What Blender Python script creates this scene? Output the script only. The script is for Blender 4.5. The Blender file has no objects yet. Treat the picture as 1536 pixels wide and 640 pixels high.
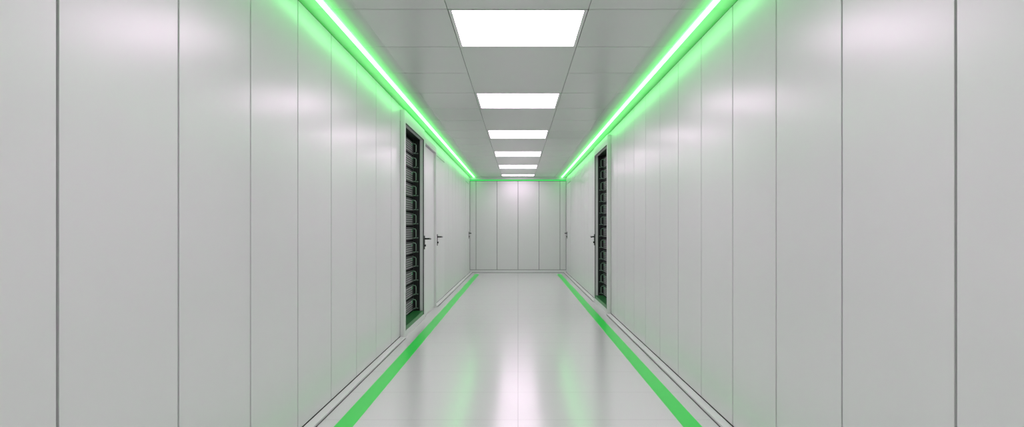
import bpy, math
from mathutils import Vector

scene = bpy.context.scene
CAMH = 1.22
W = 1.30
CEIL = 2.58
Y0, Y1 = -4.0, 15.3
WT = 0.045   # wall total thickness

# ------------------------------------------------------------------ materials
def new_mat(name):
    m = bpy.data.materials.new(name); m.use_nodes = True
    nt = m.node_tree
    return m, nt, nt.nodes["Principled BSDF"]

def principled(name, col, rough=0.4, metal=0.0, noise=0.0, nscale=40, bump=0.0, bscale=200, spec=0.5, emis=None):
    m, nt, b = new_mat(name)
    b.inputs["Roughness"].default_value = rough
    b.inputs["Metallic"].default_value = metal
    b.inputs["Specular IOR Level"].default_value = spec
    if emis:
        b.inputs["Emission Color"].default_value = (*emis, 1); b.inputs["Emission Strength"].default_value = 1.0
    tc = nt.nodes.new("ShaderNodeTexCoord")
    n = nt.nodes.new("ShaderNodeTexNoise"); n.inputs["Scale"].default_value = nscale
    n.inputs["Detail"].default_value = 3
    nt.links.new(tc.outputs["Object"], n.inputs["Vector"])
    r = nt.nodes.new("ShaderNodeMapRange")
    r.inputs["To Min"].default_value = 1 - noise; r.inputs["To Max"].default_value = 1 + noise
    nt.links.new(n.outputs["Fac"], r.inputs["Value"])
    v = nt.nodes.new("ShaderNodeVectorMath"); v.operation = 'SCALE'
    v.inputs[0].default_value = col
    nt.links.new(r.outputs["Result"], v.inputs["Scale"])
    nt.links.new(v.outputs["Vector"], b.inputs["Base Color"])
    if bump > 0:
        n2 = nt.nodes.new("ShaderNodeTexNoise"); n2.inputs["Scale"].default_value = bscale
        nt.links.new(tc.outputs["Object"], n2.inputs["Vector"])
        bp = nt.nodes.new("ShaderNodeBump"); bp.inputs["Strength"].default_value = bump
        bp.inputs["Distance"].default_value = 0.002
        nt.links.new(n2.outputs["Fac"], bp.inputs["Height"])
        nt.links.new(bp.outputs["Normal"], b.inputs["Normal"])
    return m

def emission(name, col, strength):
    m = bpy.data.materials.new(name); m.use_nodes = True
    nt = m.node_tree; nt.nodes.clear()
    e = nt.nodes.new("ShaderNodeEmission"); o = nt.nodes.new("ShaderNodeOutputMaterial")
    e.inputs["Color"].default_value = (*col, 1); e.inputs["Strength"].default_value = strength
    nt.links.new(e.outputs[0], o.inputs[0])
    return m

M_wall = principled("white_powder_coated_panel", (0.775, 0.768, 0.775), 0.28, noise=0.012, nscale=6, bump=0.05, bscale=350, spec=0.9)
M_gap = principled("dark_joint", (0.07, 0.07, 0.07), 0.8)
M_cgap = principled("ceiling_joint", (0.22, 0.22, 0.22), 0.8)
M_ceil = principled("satin_ceiling_tile", (0.69, 0.684, 0.69), 0.26, noise=0.01, nscale=5, spec=0.6)
M_trim = principled("white_trim", (0.80, 0.795, 0.80), 0.35)
M_door = principled("white_door_leaf", (0.84, 0.833, 0.84), 0.3)
M_black = principled("black_steel", (0.012, 0.012, 0.013), 0.35, noise=0.1)
M_dark = principled("server_black_plastic", (0.03, 0.03, 0.032), 0.4, noise=0.15)
M_fin = principled("server_vent_grey", (0.42, 0.43, 0.43), 0.35, metal=0.2)
M_brk = principled("server_bracket", (0.30, 0.42, 0.34), 0.3, metal=0.4)
M_handle = principled("black_handle", (0.02, 0.02, 0.02), 0.25)
M_green = principled("green_floor_tape", (0.03, 0.64, 0.075), 0.28, noise=0.02, nscale=20, spec=0.3, emis=(0.001, 0.11, 0.012))  # tape is no lamp; faint emission added to lift its green
M_dgreen = principled("sill_painted_reflection", (0.01, 0.16, 0.03), 0.3)  # reflection of the green floor stripe put into the colour
M_panel = emission("led_panel_diffuser", (1.0, 0.772, 0.972), 8.0)
M_core = emission("green_led_core", (0.24, 1.0, 0.32), 6.0)
M_line = emission("green_led_line", (0.06, 0.75, 0.14), 1.2)
M_dot = emission("status_led", (0.1, 1.0, 0.3), 1.5)

# green halo of the led core, painted on the ceiling edge as fading emission
def make_halo():
    m, nt, b = new_mat("painted_green_halo")
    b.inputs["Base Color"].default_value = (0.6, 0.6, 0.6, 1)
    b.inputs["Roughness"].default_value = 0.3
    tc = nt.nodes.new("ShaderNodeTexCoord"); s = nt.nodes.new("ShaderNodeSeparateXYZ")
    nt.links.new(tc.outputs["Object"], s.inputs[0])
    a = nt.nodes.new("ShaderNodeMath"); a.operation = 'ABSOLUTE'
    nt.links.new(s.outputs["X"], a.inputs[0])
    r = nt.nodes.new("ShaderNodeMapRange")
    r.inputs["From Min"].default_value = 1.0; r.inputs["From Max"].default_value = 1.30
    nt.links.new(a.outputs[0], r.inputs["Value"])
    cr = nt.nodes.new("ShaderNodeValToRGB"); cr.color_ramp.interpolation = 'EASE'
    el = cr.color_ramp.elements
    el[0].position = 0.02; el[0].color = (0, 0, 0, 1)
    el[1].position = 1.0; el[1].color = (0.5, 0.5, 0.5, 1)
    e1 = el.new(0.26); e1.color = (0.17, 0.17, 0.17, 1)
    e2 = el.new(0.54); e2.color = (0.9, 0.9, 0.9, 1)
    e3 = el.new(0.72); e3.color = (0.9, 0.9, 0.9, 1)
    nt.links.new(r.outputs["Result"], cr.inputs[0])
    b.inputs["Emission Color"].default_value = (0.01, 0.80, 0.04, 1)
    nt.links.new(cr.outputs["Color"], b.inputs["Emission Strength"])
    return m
M_halo = make_halo()

def make_floor():
    m, nt, b = new_mat("polished_floor_tile")
    tc = nt.nodes.new("ShaderNodeTexCoord"); s = nt.nodes.new("ShaderNodeSeparateXYZ")
    nt.links.new(tc.outputs["Object"], s.inputs[0])
    def line(out, period, half):
        d = nt.nodes.new("ShaderNodeMath"); d.operation = 'PINGPONG'; d.inputs[1].default_value = period / 2
        nt.links.new(out, d.inputs[0])
        l = nt.nodes.new("ShaderNodeMath"); l.operation = 'LESS_THAN'; l.inputs[1].default_value = half
        nt.links.new(d.outputs[0], l.inputs[0]); return l
    lx = line(s.outputs["X"], 2.6, 0.0016); ly = line(s.outputs["Y"], 0.6, 0.0018)
    mx = nt.nodes.new("ShaderNodeMath"); mx.operation = 'MAXIMUM'
    sc = nt.nodes.new("ShaderNodeMath"); sc.operation = 'MULTIPLY'; sc.inputs[1].default_value = 0.65
    nt.links.new(ly.outputs[0], sc.inputs[0])
    nt.links.new(lx.outputs[0], mx.inputs[0]); nt.links.new(sc.outputs[0], mx.inputs[1])
    n = nt.nodes.new("ShaderNodeTexNoise"); n.inputs["Scale"].default_value = 220; n.inputs["Detail"].default_value = 2
    nt.links.new(tc.outputs["Object"], n.inputs["Vector"])
    cr = nt.nodes.new("ShaderNodeValToRGB")
    cr.color_ramp.elements[0].position = 0.35; cr.color_ramp.elements[0].color = (0.68, 0.67, 0.678, 1)
    cr.color_ramp.elements[1].position = 0.6; cr.color_ramp.elements[1].color = (0.78, 0.77, 0.778, 1)
    nt.links.new(n.outputs["Fac"], cr.inputs[0])
    mix = nt.nodes.new("ShaderNodeMix"); mix.data_type = 'RGBA'
    nt.links.new(mx.outputs[0], mix.inputs["Factor"])
    nt.links.new(cr.outputs["Color"], mix.inputs["A"]); mix.inputs["B"].default_value = (0.38, 0.38, 0.38, 1)
    nt.links.new(mix.outputs["Result"], b.inputs["Base Color"])
    b.inputs["Roughness"].default_value = 0.17
    b.inputs["Specular IOR Level"].default_value = 0.85
    n3 = nt.nodes.new("ShaderNodeTexNoise"); n3.inputs["Scale"].default_value = 90
    nt.links.new(tc.outputs["Object"], n3.inputs["Vector"])
    bp = nt.nodes.new("ShaderNodeBump"); bp.inputs["Strength"].default_value = 0.06; bp.inputs["Distance"].default_value = 0.002
    nt.links.new(n3.outputs["Fac"], bp.inputs["Height"]); nt.links.new(bp.outputs["Normal"], b.inputs["Normal"])
    return m
M_floor = make_floor()

# ------------------------------------------------------------------ mesh builder
class MB:
    def __init__(s): s.v = []; s.f = []; s.mi = []; s.mats = []
    def midx(s, m):
        if m not in s.mats: s.mats.append(m)
        return s.mats.index(m)
    def box(s, x0, x1, y0, y1, z0, z1, m):
        x0, x1 = min(x0, x1), max(x0, x1)
        i = len(s.v)
        s.v += [(x0,y0,z0),(x1,y0,z0),(x1,y1,z0),(x0,y1,z0),(x0,y0,z1),(x1,y0,z1),(x1,y1,z1),(x0,y1,z1)]
        s.f += [(i,i+3,i+2,i+1),(i+4,i+5,i+6,i+7),(i,i+1,i+5,i+4),(i+1,i+2,i+6,i+5),(i+2,i+3,i+7,i+6),(i+3,i,i+4,i+7)]
        s.mi += [s.midx(m)] * 6
    def tube(s, pts, r, m, n=12):
        pts = [Vector(p) for p in pts]; base = len(s.v)
        for k, p in enumerate(pts):
            t = (pts[min(k+1, len(pts)-1)] - pts[max(k-1, 0)]).normalized()
            up = Vector((0,0,1)) if abs(t.z) < 0.9 else Vector((1,0,0))
            a = t.cross(up).normalized(); b = t.cross(a)
            for j in range(n):
                th = 2*math.pi*j/n
                s.v.append(tuple(p + a*(r*math.cos(th)) + b*(r*math.sin(th))))
        mi = s.midx(m)
        for k in range(len(pts)-1):
            for j in range(n):
                s.f.append((base+k*n+j, base+k*n+(j+1)%n, base+(k+1)*n+(j+1)%n, base+(k+1)*n+j)); s.mi.append(mi)
        s.f.append(tuple(base+j for j in range(n))[::-1]); s.mi.append(mi)
        s.f.append(tuple(base+(len(pts)-1)*n+j for j in range(n))); s.mi.append(mi)
    def obj(s, name, parent=None, bevel=0.0):
        me = bpy.data.meshes.new(name); me.from_pydata(s.v, [], s.f)
        for m in s.mats: me.materials.append(m)
        for p, k in zip(me.polygons, s.mi): p.material_index = k
        me.update()
        import bmesh
        bm = bmesh.new(); bm.from_mesh(me); bmesh.ops.recalc_face_normals(bm, faces=bm.faces); bm.to_mesh(me); bm.free()
        o = bpy.data.objects.new(name, me); scene.collection.objects.link(o)
        if parent: o.parent = parent
        if bevel > 0:
            md = o.modifiers.new("bevel", 'BEVEL'); md.width = bevel; md.segments = 2; md.limit_method = 'ANGLE'
        return o

def empty(name):
    e = bpy.data.objects.new(name, None); scene.collection.objects.link(e); e.empty_display_size = 0.1
    return e

# ------------------------------------------------------------------ floor
b = MB(); b.box(-W-WT, W+WT, Y0-0.05, Y1+0.05, -0.05, 0, M_floor); b.obj("floor")
for sgn in (-1, 1):
    b = MB(); b.box(sgn*1.012, sgn*1.128, Y0+0.3, 14.85, 0.0, 0.0015, M_green)
    b.obj("floor_marking_stripe")

# ------------------------------------------------------------------ side walls
GAP = 0.0055
PT = 2.563      # top of panels
def side_wall(name, sgn, seams, skips, holes, doors):
    b = MB()
    # panels
    for a, c in zip(seams[:-1], seams[1:]):
        mid = (a + c)/2
        if any(s0 < mid < s1 for s0, s1 in skips): continue
        b.box(sgn*W, sgn*(W+0.015), a+GAP, c-GAP, 0.022, PT, M_wall)
    for (d0, d1, dh) in doors:   # header above flush doors
        b.box(sgn*W, sgn*(W+0.015), d0+GAP, d1-GAP, dh+0.012, PT, M_wall)
    # backing with real holes for the racks
    y = Y0
    for (h0, h1) in holes:
        b.box(sgn*(W+0.015), sgn*(W+WT), y, h0, 0, CEIL, M_gap)
        y = h1
    b.box(sgn*(W+0.015), sgn*(W+WT), y, Y1, 0, CEIL, M_gap)
    b.obj(name, bevel=0.0012)

def rng(a, bnd, step):
    out = []; x = a
    while x > bnd: out.append(x); x -= step
    return out
L = sorted(rng(1.0, Y0, 0.6) + [Y0, 1.601, 2.171, 2.756, 3.348, 3.946, 4.565, 5.19, 5.815, 6.25, 8.70, 9.02, 10.0, 10.6, 11.2, 11.8, 12.4, 13.0, 13.5, 14.05, 15.05, Y1])
R = sorted(rng(1.09, Y0, 0.59) + [Y0, 1.684, 2.275, 2.855, 3.432, 4.02, 4.60, 5.19, 5.78, 6.35, 6.91, 7.42, 7.92, 9.30, 9.9, 10.5, 11.1, 11.7, 12.3, 12.9, 13.5, 14.05, 15.05, Y1])
DH = 2.36
side_wall("wall_left", -1, L, [(6.25, 8.70), (9.02, 10.0), (14.05, 15.05)], [(6.25, 7.60)], [(9.02, 10.0, DH), (14.05, 15.05, DH)])
side_wall("wall_right", 1, R, [(7.92, 9.30), (14.05, 15.05)], [(7.92, 9.30)], [(14.05, 15.05, DH)])

# back wall & wall behind camera
b = MB()
xs = [-W+0.002, -1.134, -0.567, 0.0, 0.567, 1.134, W-0.002]
for a, c in zip(xs[:-1], xs[1:]):
    b.box(a+0.005, c-0.005, Y1, Y1+0.008, 0.085, 2.47, M_wall)
b.box(-W-WT, W+WT, Y1+0.008, Y1+0.05, 0, CEIL, M_gap)
b.box(-W, W, Y1, Y1+0.008, 2.515, CEIL, M_wall)
b.obj("wall_back", bevel=0.001)
b = MB(); b.box(-W+0.002, W-0.002, Y1-0.012, Y1+0.008, 2.482, 2.508, M_line); b.obj("green_led_strip")
b = MB()
for a, c in zip(xs[:-1], xs[1:]):
    b.box(a+0.006, c-0.006, Y0-0.015, Y0, 0.02, PT, M_wall)
b.box(-W-WT, W+WT, Y0-0.05, Y0-0.015, 0, CEIL, M_gap)
b.obj("wall_front")

# baseboards (low kerb plinth)
def plinth(b, sgn, y0, y1):
    b.box(sgn*(W-0.062), sgn*(W-0.004), y0, y1, 0, 0.018, M_trim)
    b.box(sgn*(W-0.004), sgn*(W+0.012), y0, y1, 0, 0.008, M_gap)
    b.box(sgn*(W-0.068), sgn*(W-0.062), y0, y1, 0, 0.004, M_gap)
b = MB(); plinth(b, -1, Y0, 6.245); plinth(b, -1, 8.705, Y1-0.013); b.obj("baseboard_left", bevel=0.002)
b = MB(); plinth(b, 1, Y0, 7.915); plinth(b, 1, 9.305, Y1-0.013); b.obj("baseboard_right", bevel=0.002)
b = MB(); b.box(-W+0.001, W-0.001, Y1-0.012, Y1+0.008, 0.006, 0.075, M_trim); b.box(-W+0.001, W-0.001, Y1-0.008, Y1+0.008, 0.0, 0.006, M_gap); b.obj("baseboard_back", bevel=0.001)

# ------------------------------------------------------------------ ceiling
P = 2.2; T = P/3; S0 = 3.535
rows = []
y = S0
while y - T > Y0: y -= T
rows = [Y0]
while y < Y1:
    rows.append(y); y += T
rows.append(Y1)
b = MB()
g = 0.004
XI = 1.0
for a, c in zip(rows[:-1], rows[1:]):
    if c - a < 0.02: continue
    for sgn in (-1, 1):
        b.box(sgn*(0.44+0.002), sgn*XI, a+g, c-g, CEIL, CEIL+0.02, M_ceil)
lights = []
yy = S0
while yy - P > Y0: yy -= P
first = yy
b.box(-0.438, 0.438, Y0, first-g, CEIL, CEIL+0.02, M_ceil)
while yy < Y1:
    ln = T if yy < 14 else 0.45
    lights.append((yy, ln))
    e = min(yy+P, Y1)
    b.box(-0.438, 0.438, yy+ln+g, e-g, CEIL, CEIL+0.02, M_ceil)
    yy += P
b.box(-W-WT, W+WT, Y0-0.05, Y1+0.05, CEIL+0.02, CEIL+0.05, M_cgap)
b.obj("ceiling")

for ly, ln in lights:
    e = empty("ceiling_light_panel")
    b = MB()
    x1, a, c = 0.436, ly+g, ly+ln-g
    xi, ai, ci = 0.415, ly+0.014, ly+ln-0.022
    z0, z1 = CEIL-0.003, CEIL+0.019
    b.box(-x1, -xi, a, c, z0, z1, M_trim); b.box(xi, x1, a, c, z0, z1, M_trim)
    b.box(-xi, xi, a, ai, z0, z1, M_trim); b.box(-xi, xi, ci, c, z0, z1, M_trim)
    b.obj("frame", e)
    b = MB(); b.box(-xi, xi, ai, ci, CEIL+0.001, CEIL+0.012, M_panel); b.obj("diffuser", e)

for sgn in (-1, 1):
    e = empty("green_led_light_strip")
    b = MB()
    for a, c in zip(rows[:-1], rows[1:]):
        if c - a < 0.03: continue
        b.box(sgn*XI, sgn*(W+0.014), a+g, c-g, CEIL, CEIL+0.018, M_halo)  # ceiling edge strip with the LED glow painted in
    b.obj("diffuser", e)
    b = MB(); b.box(sgn*1.168, sgn*1.204, Y0+0.01, Y1-0.015, CEIL-0.012, CEIL-0.0005, M_core); b.obj("core", e, bevel=0.004)

# ------------------------------------------------------------------ handles
def handle(parent, sgn, xw, y, z=1.07, d=1):
    """lever handle on surface |x|=xw, lever running along d*y"""
    b = MB()
    s = sgn
    b.box(s*xw, s*(xw-0.008), y-0.018, y+0.018, z-0.14, z+0.04, M_handle)
    b.tube([(s*xw, y, z), (s*(xw-0.045), y, z), (s*(xw-0.058), y+d*0.008, z), (s*(xw-0.064), y+d*0.025, z),
            (s*(xw-0.064), y+d*0.125, z-0.004)], 0.011, M_handle)
    b.tube([(s*xw, y, z-0.09), (s*(xw-0.022), y, z-0.09)], 0.014, M_handle)
    b.obj("lever_handle", parent, bevel=0.001)

# ------------------------------------------------------------------ rack bays
def rack(sgn, ya, yb, handle_y):
    """frame spans ya..yb"""
    e = empty("server_rack")
    XF = W-0.05
    oa, ob = ya+0.07, yb-0.09
    zb, zt = 0.07, 2.38
    s = sgn
    b = MB()
    b.box(s*XF, s*W, ya, oa, 0, 2.52, M_trim)
    b.box(s*XF, s*W, ob, yb, 0, 2.52, M_trim)
    b.box(s*XF, s*W, oa, ob, zt, 2.52, M_trim)
    b.box(s*XF, s*W, oa, ob, 0, zb, M_trim)
    b.box(s*W, s*(W+0.02), ya+0.003, yb-0.003, 2.40, CEIL-0.015, M_trim)
    b.obj("frame", e, bevel=0.002)
    b = MB()
    b.box(s*(XF-0.002), s*(XF+0.01), oa-0.006, oa+0.001, zb, zt, M_black)
    b.box(s*(XF-0.002), s*(XF+0.01), ob-0.001, ob+0.006, zb, zt, M_black)
    b.box(s*(XF-0.002), s*(XF+0.01), oa, ob, zt-0.001, zt+0.006, M_black)
    D = 0.75
    b.box(s*(W+0.0), s*(W+D), ya+0.02, oa+0.004, 0, 2.40, M_black)
    b.box(s*(W+0.0), s*(W+D), ob-0.004, yb-0.02, 0, 2.40, M_black)
    b.box(s*(W+0.0), s*(W+D), oa, ob, zt, 2.40, M_black)
    b.box(s*(W+0.0), s*(W+D), oa, ob, 0, zb, M_black)
    b.box(s*(W+D-0.02), s*(W+D), oa, ob, 0, 2.40, M_black)
    b.obj("cabinet", e)
    b = MB(); b.box(s*(XF+0.004), s*(W+0.085), oa+0.004, ob-0.004, zb, zb+0.05, M_dgreen); b.obj("sill", e)  # panel added to carry the painted stripe reflection
    XS = W+0.085
    n = 12; pitch = (zt-zb-0.08)/n
    b = MB()
    for i in range(n):
        z0 = zb+0.06+i*pitch; z1 = z0+pitch*0.9
        y0, y1 = oa+0.02, ob-0.02
        b.box(s*XS, s*(XS+0.5), y0, y1, z0, z1, M_dark)
        k = 5
        for j in range(k):
            zz = z0+0.018+j*(pitch*0.9-0.03)/k
            b.box(s*(XS-0.012), s*XS, y0+0.07, y1-0.12, zz, zz+0.010, M_fin)
        for yc in (y0+0.03, y1-0.045):
            b.tube([(s*XS, yc, z0+0.02), (s*(XS-0.035), yc, z0+0.025), (s*(XS-0.045), yc, z0+0.04),
                    (s*(XS-0.045), yc, z1-0.04), (s*(XS-0.035), yc, z1-0.025), (s*XS, yc, z1-0.02)], 0.006, M_brk, 8)
        b.box(s*(XS-0.003), s*XS, y1-0.09, y1-0.08, z1-0.04, z1-0.03, M_dot)
        b.box(s*(XS-0.003), s*XS, y1-0.09, y1-0.08, z1-0.06, z1-0.05, M_dot)
        b.box(s*(W+0.02), s*(XS-0.01), ob-0.012, ob-0.005, z0+0.02, z0+0.028, M_brk)
    b.box(s*(XS-0.004), s*(XS+0.02), oa+0.004, oa+0.02, zb+0.05, zt, M_dark)
    b.box(s*(XS-0.004), s*(XS+0.02), ob-0.02, ob-0.004, zb+0.05, zt, M_dark)
    b.obj("server_units", e)
    handle(e, s, XF, handle_y, d=1 if sgn < 0 else -1)
rack(-1, 6.25, 7.60, 7.555)
rack(1, 7.92, 9.30, 9.255)

def framed_door(name, s, ya, yb):
    e = empty(name)
    XF = W-0.05
    b = MB()
    b.box(s*XF, s*(W+0.014), ya+0.001, ya+0.05, 0, 2.45, M_trim)
    b.box(s*XF, s*(W+0.014), yb-0.05, yb, 0, 2.45, M_trim)
    b.box(s*XF, s*(W+0.014), ya+0.05, yb-0.05, DH, 2.45, M_trim)
    b.box(s*W, s*(W+0.014), ya+0.001, yb, 2.455, PT, M_wall)
    b.box(s*(XF+0.03), s*(W+0.014), ya+0.05, yb-0.05, 0, 0.012, M_trim)
    b.obj("frame", e, bevel=0.002)
    b = MB(); b.box(s*(XF+0.03), s*(W+0.005), ya+0.06, yb-0.06, 0.018, DH-0.014, M_door); b.obj("leaf", e, bevel=0.002)
    b = MB(); b.box(s*(W+0.006), s*(W+0.013), ya+0.05, yb-0.05, 0.012, DH, M_gap); b.obj("seal", e)
    return e
framed_door("door_1", -1, 7.605, 8.695)

def flush_door(name, s, ya, yb, hy, d):
    e = empty(name)
    b = MB(); b.box(s*(W-0.003), s*(W+0.013), ya+0.007, yb-0.007, 0.022, DH, M_door); b.obj("leaf", e, bevel=0.002)
    handle(e, s, W-0.003, hy, d=d)
flush_door("door_2", -1, 9.02, 10.0, 9.09, 1)
flush_door("door_3", -1, 14.05, 15.05, 14.93, -1)
flush_door("door_4", 1, 14.05, 15.05, 14.93, -1)

# ------------------------------------------------------------------ world, camera
w = bpy.data.worlds.new("world"); scene.world = w; w.use_nodes = True
w.node_tree.nodes["Background"].inputs[0].default_value = (0.5, 0.5, 0.5, 1)
w.node_tree.nodes["Background"].inputs[1].default_value = 0.3

cam = bpy.data.cameras.new("camera"); co = bpy.data.objects.new("camera", cam); scene.collection.objects.link(co)
co.location = (0, 0, CAMH); co.rotation_euler = (math.radians(90), 0, 0)
cam.sensor_width = 36; cam.lens = 36*850/1536
cam.shift_x = -9/1536; cam.shift_y = 21/1536
cam.clip_start = 0.02; cam.clip_end = 100
scene.camera = co
scene.view_settings.view_transform = 'Standard'
scene.view_settings.look = 'None'
scene.view_settings.exposure = 0
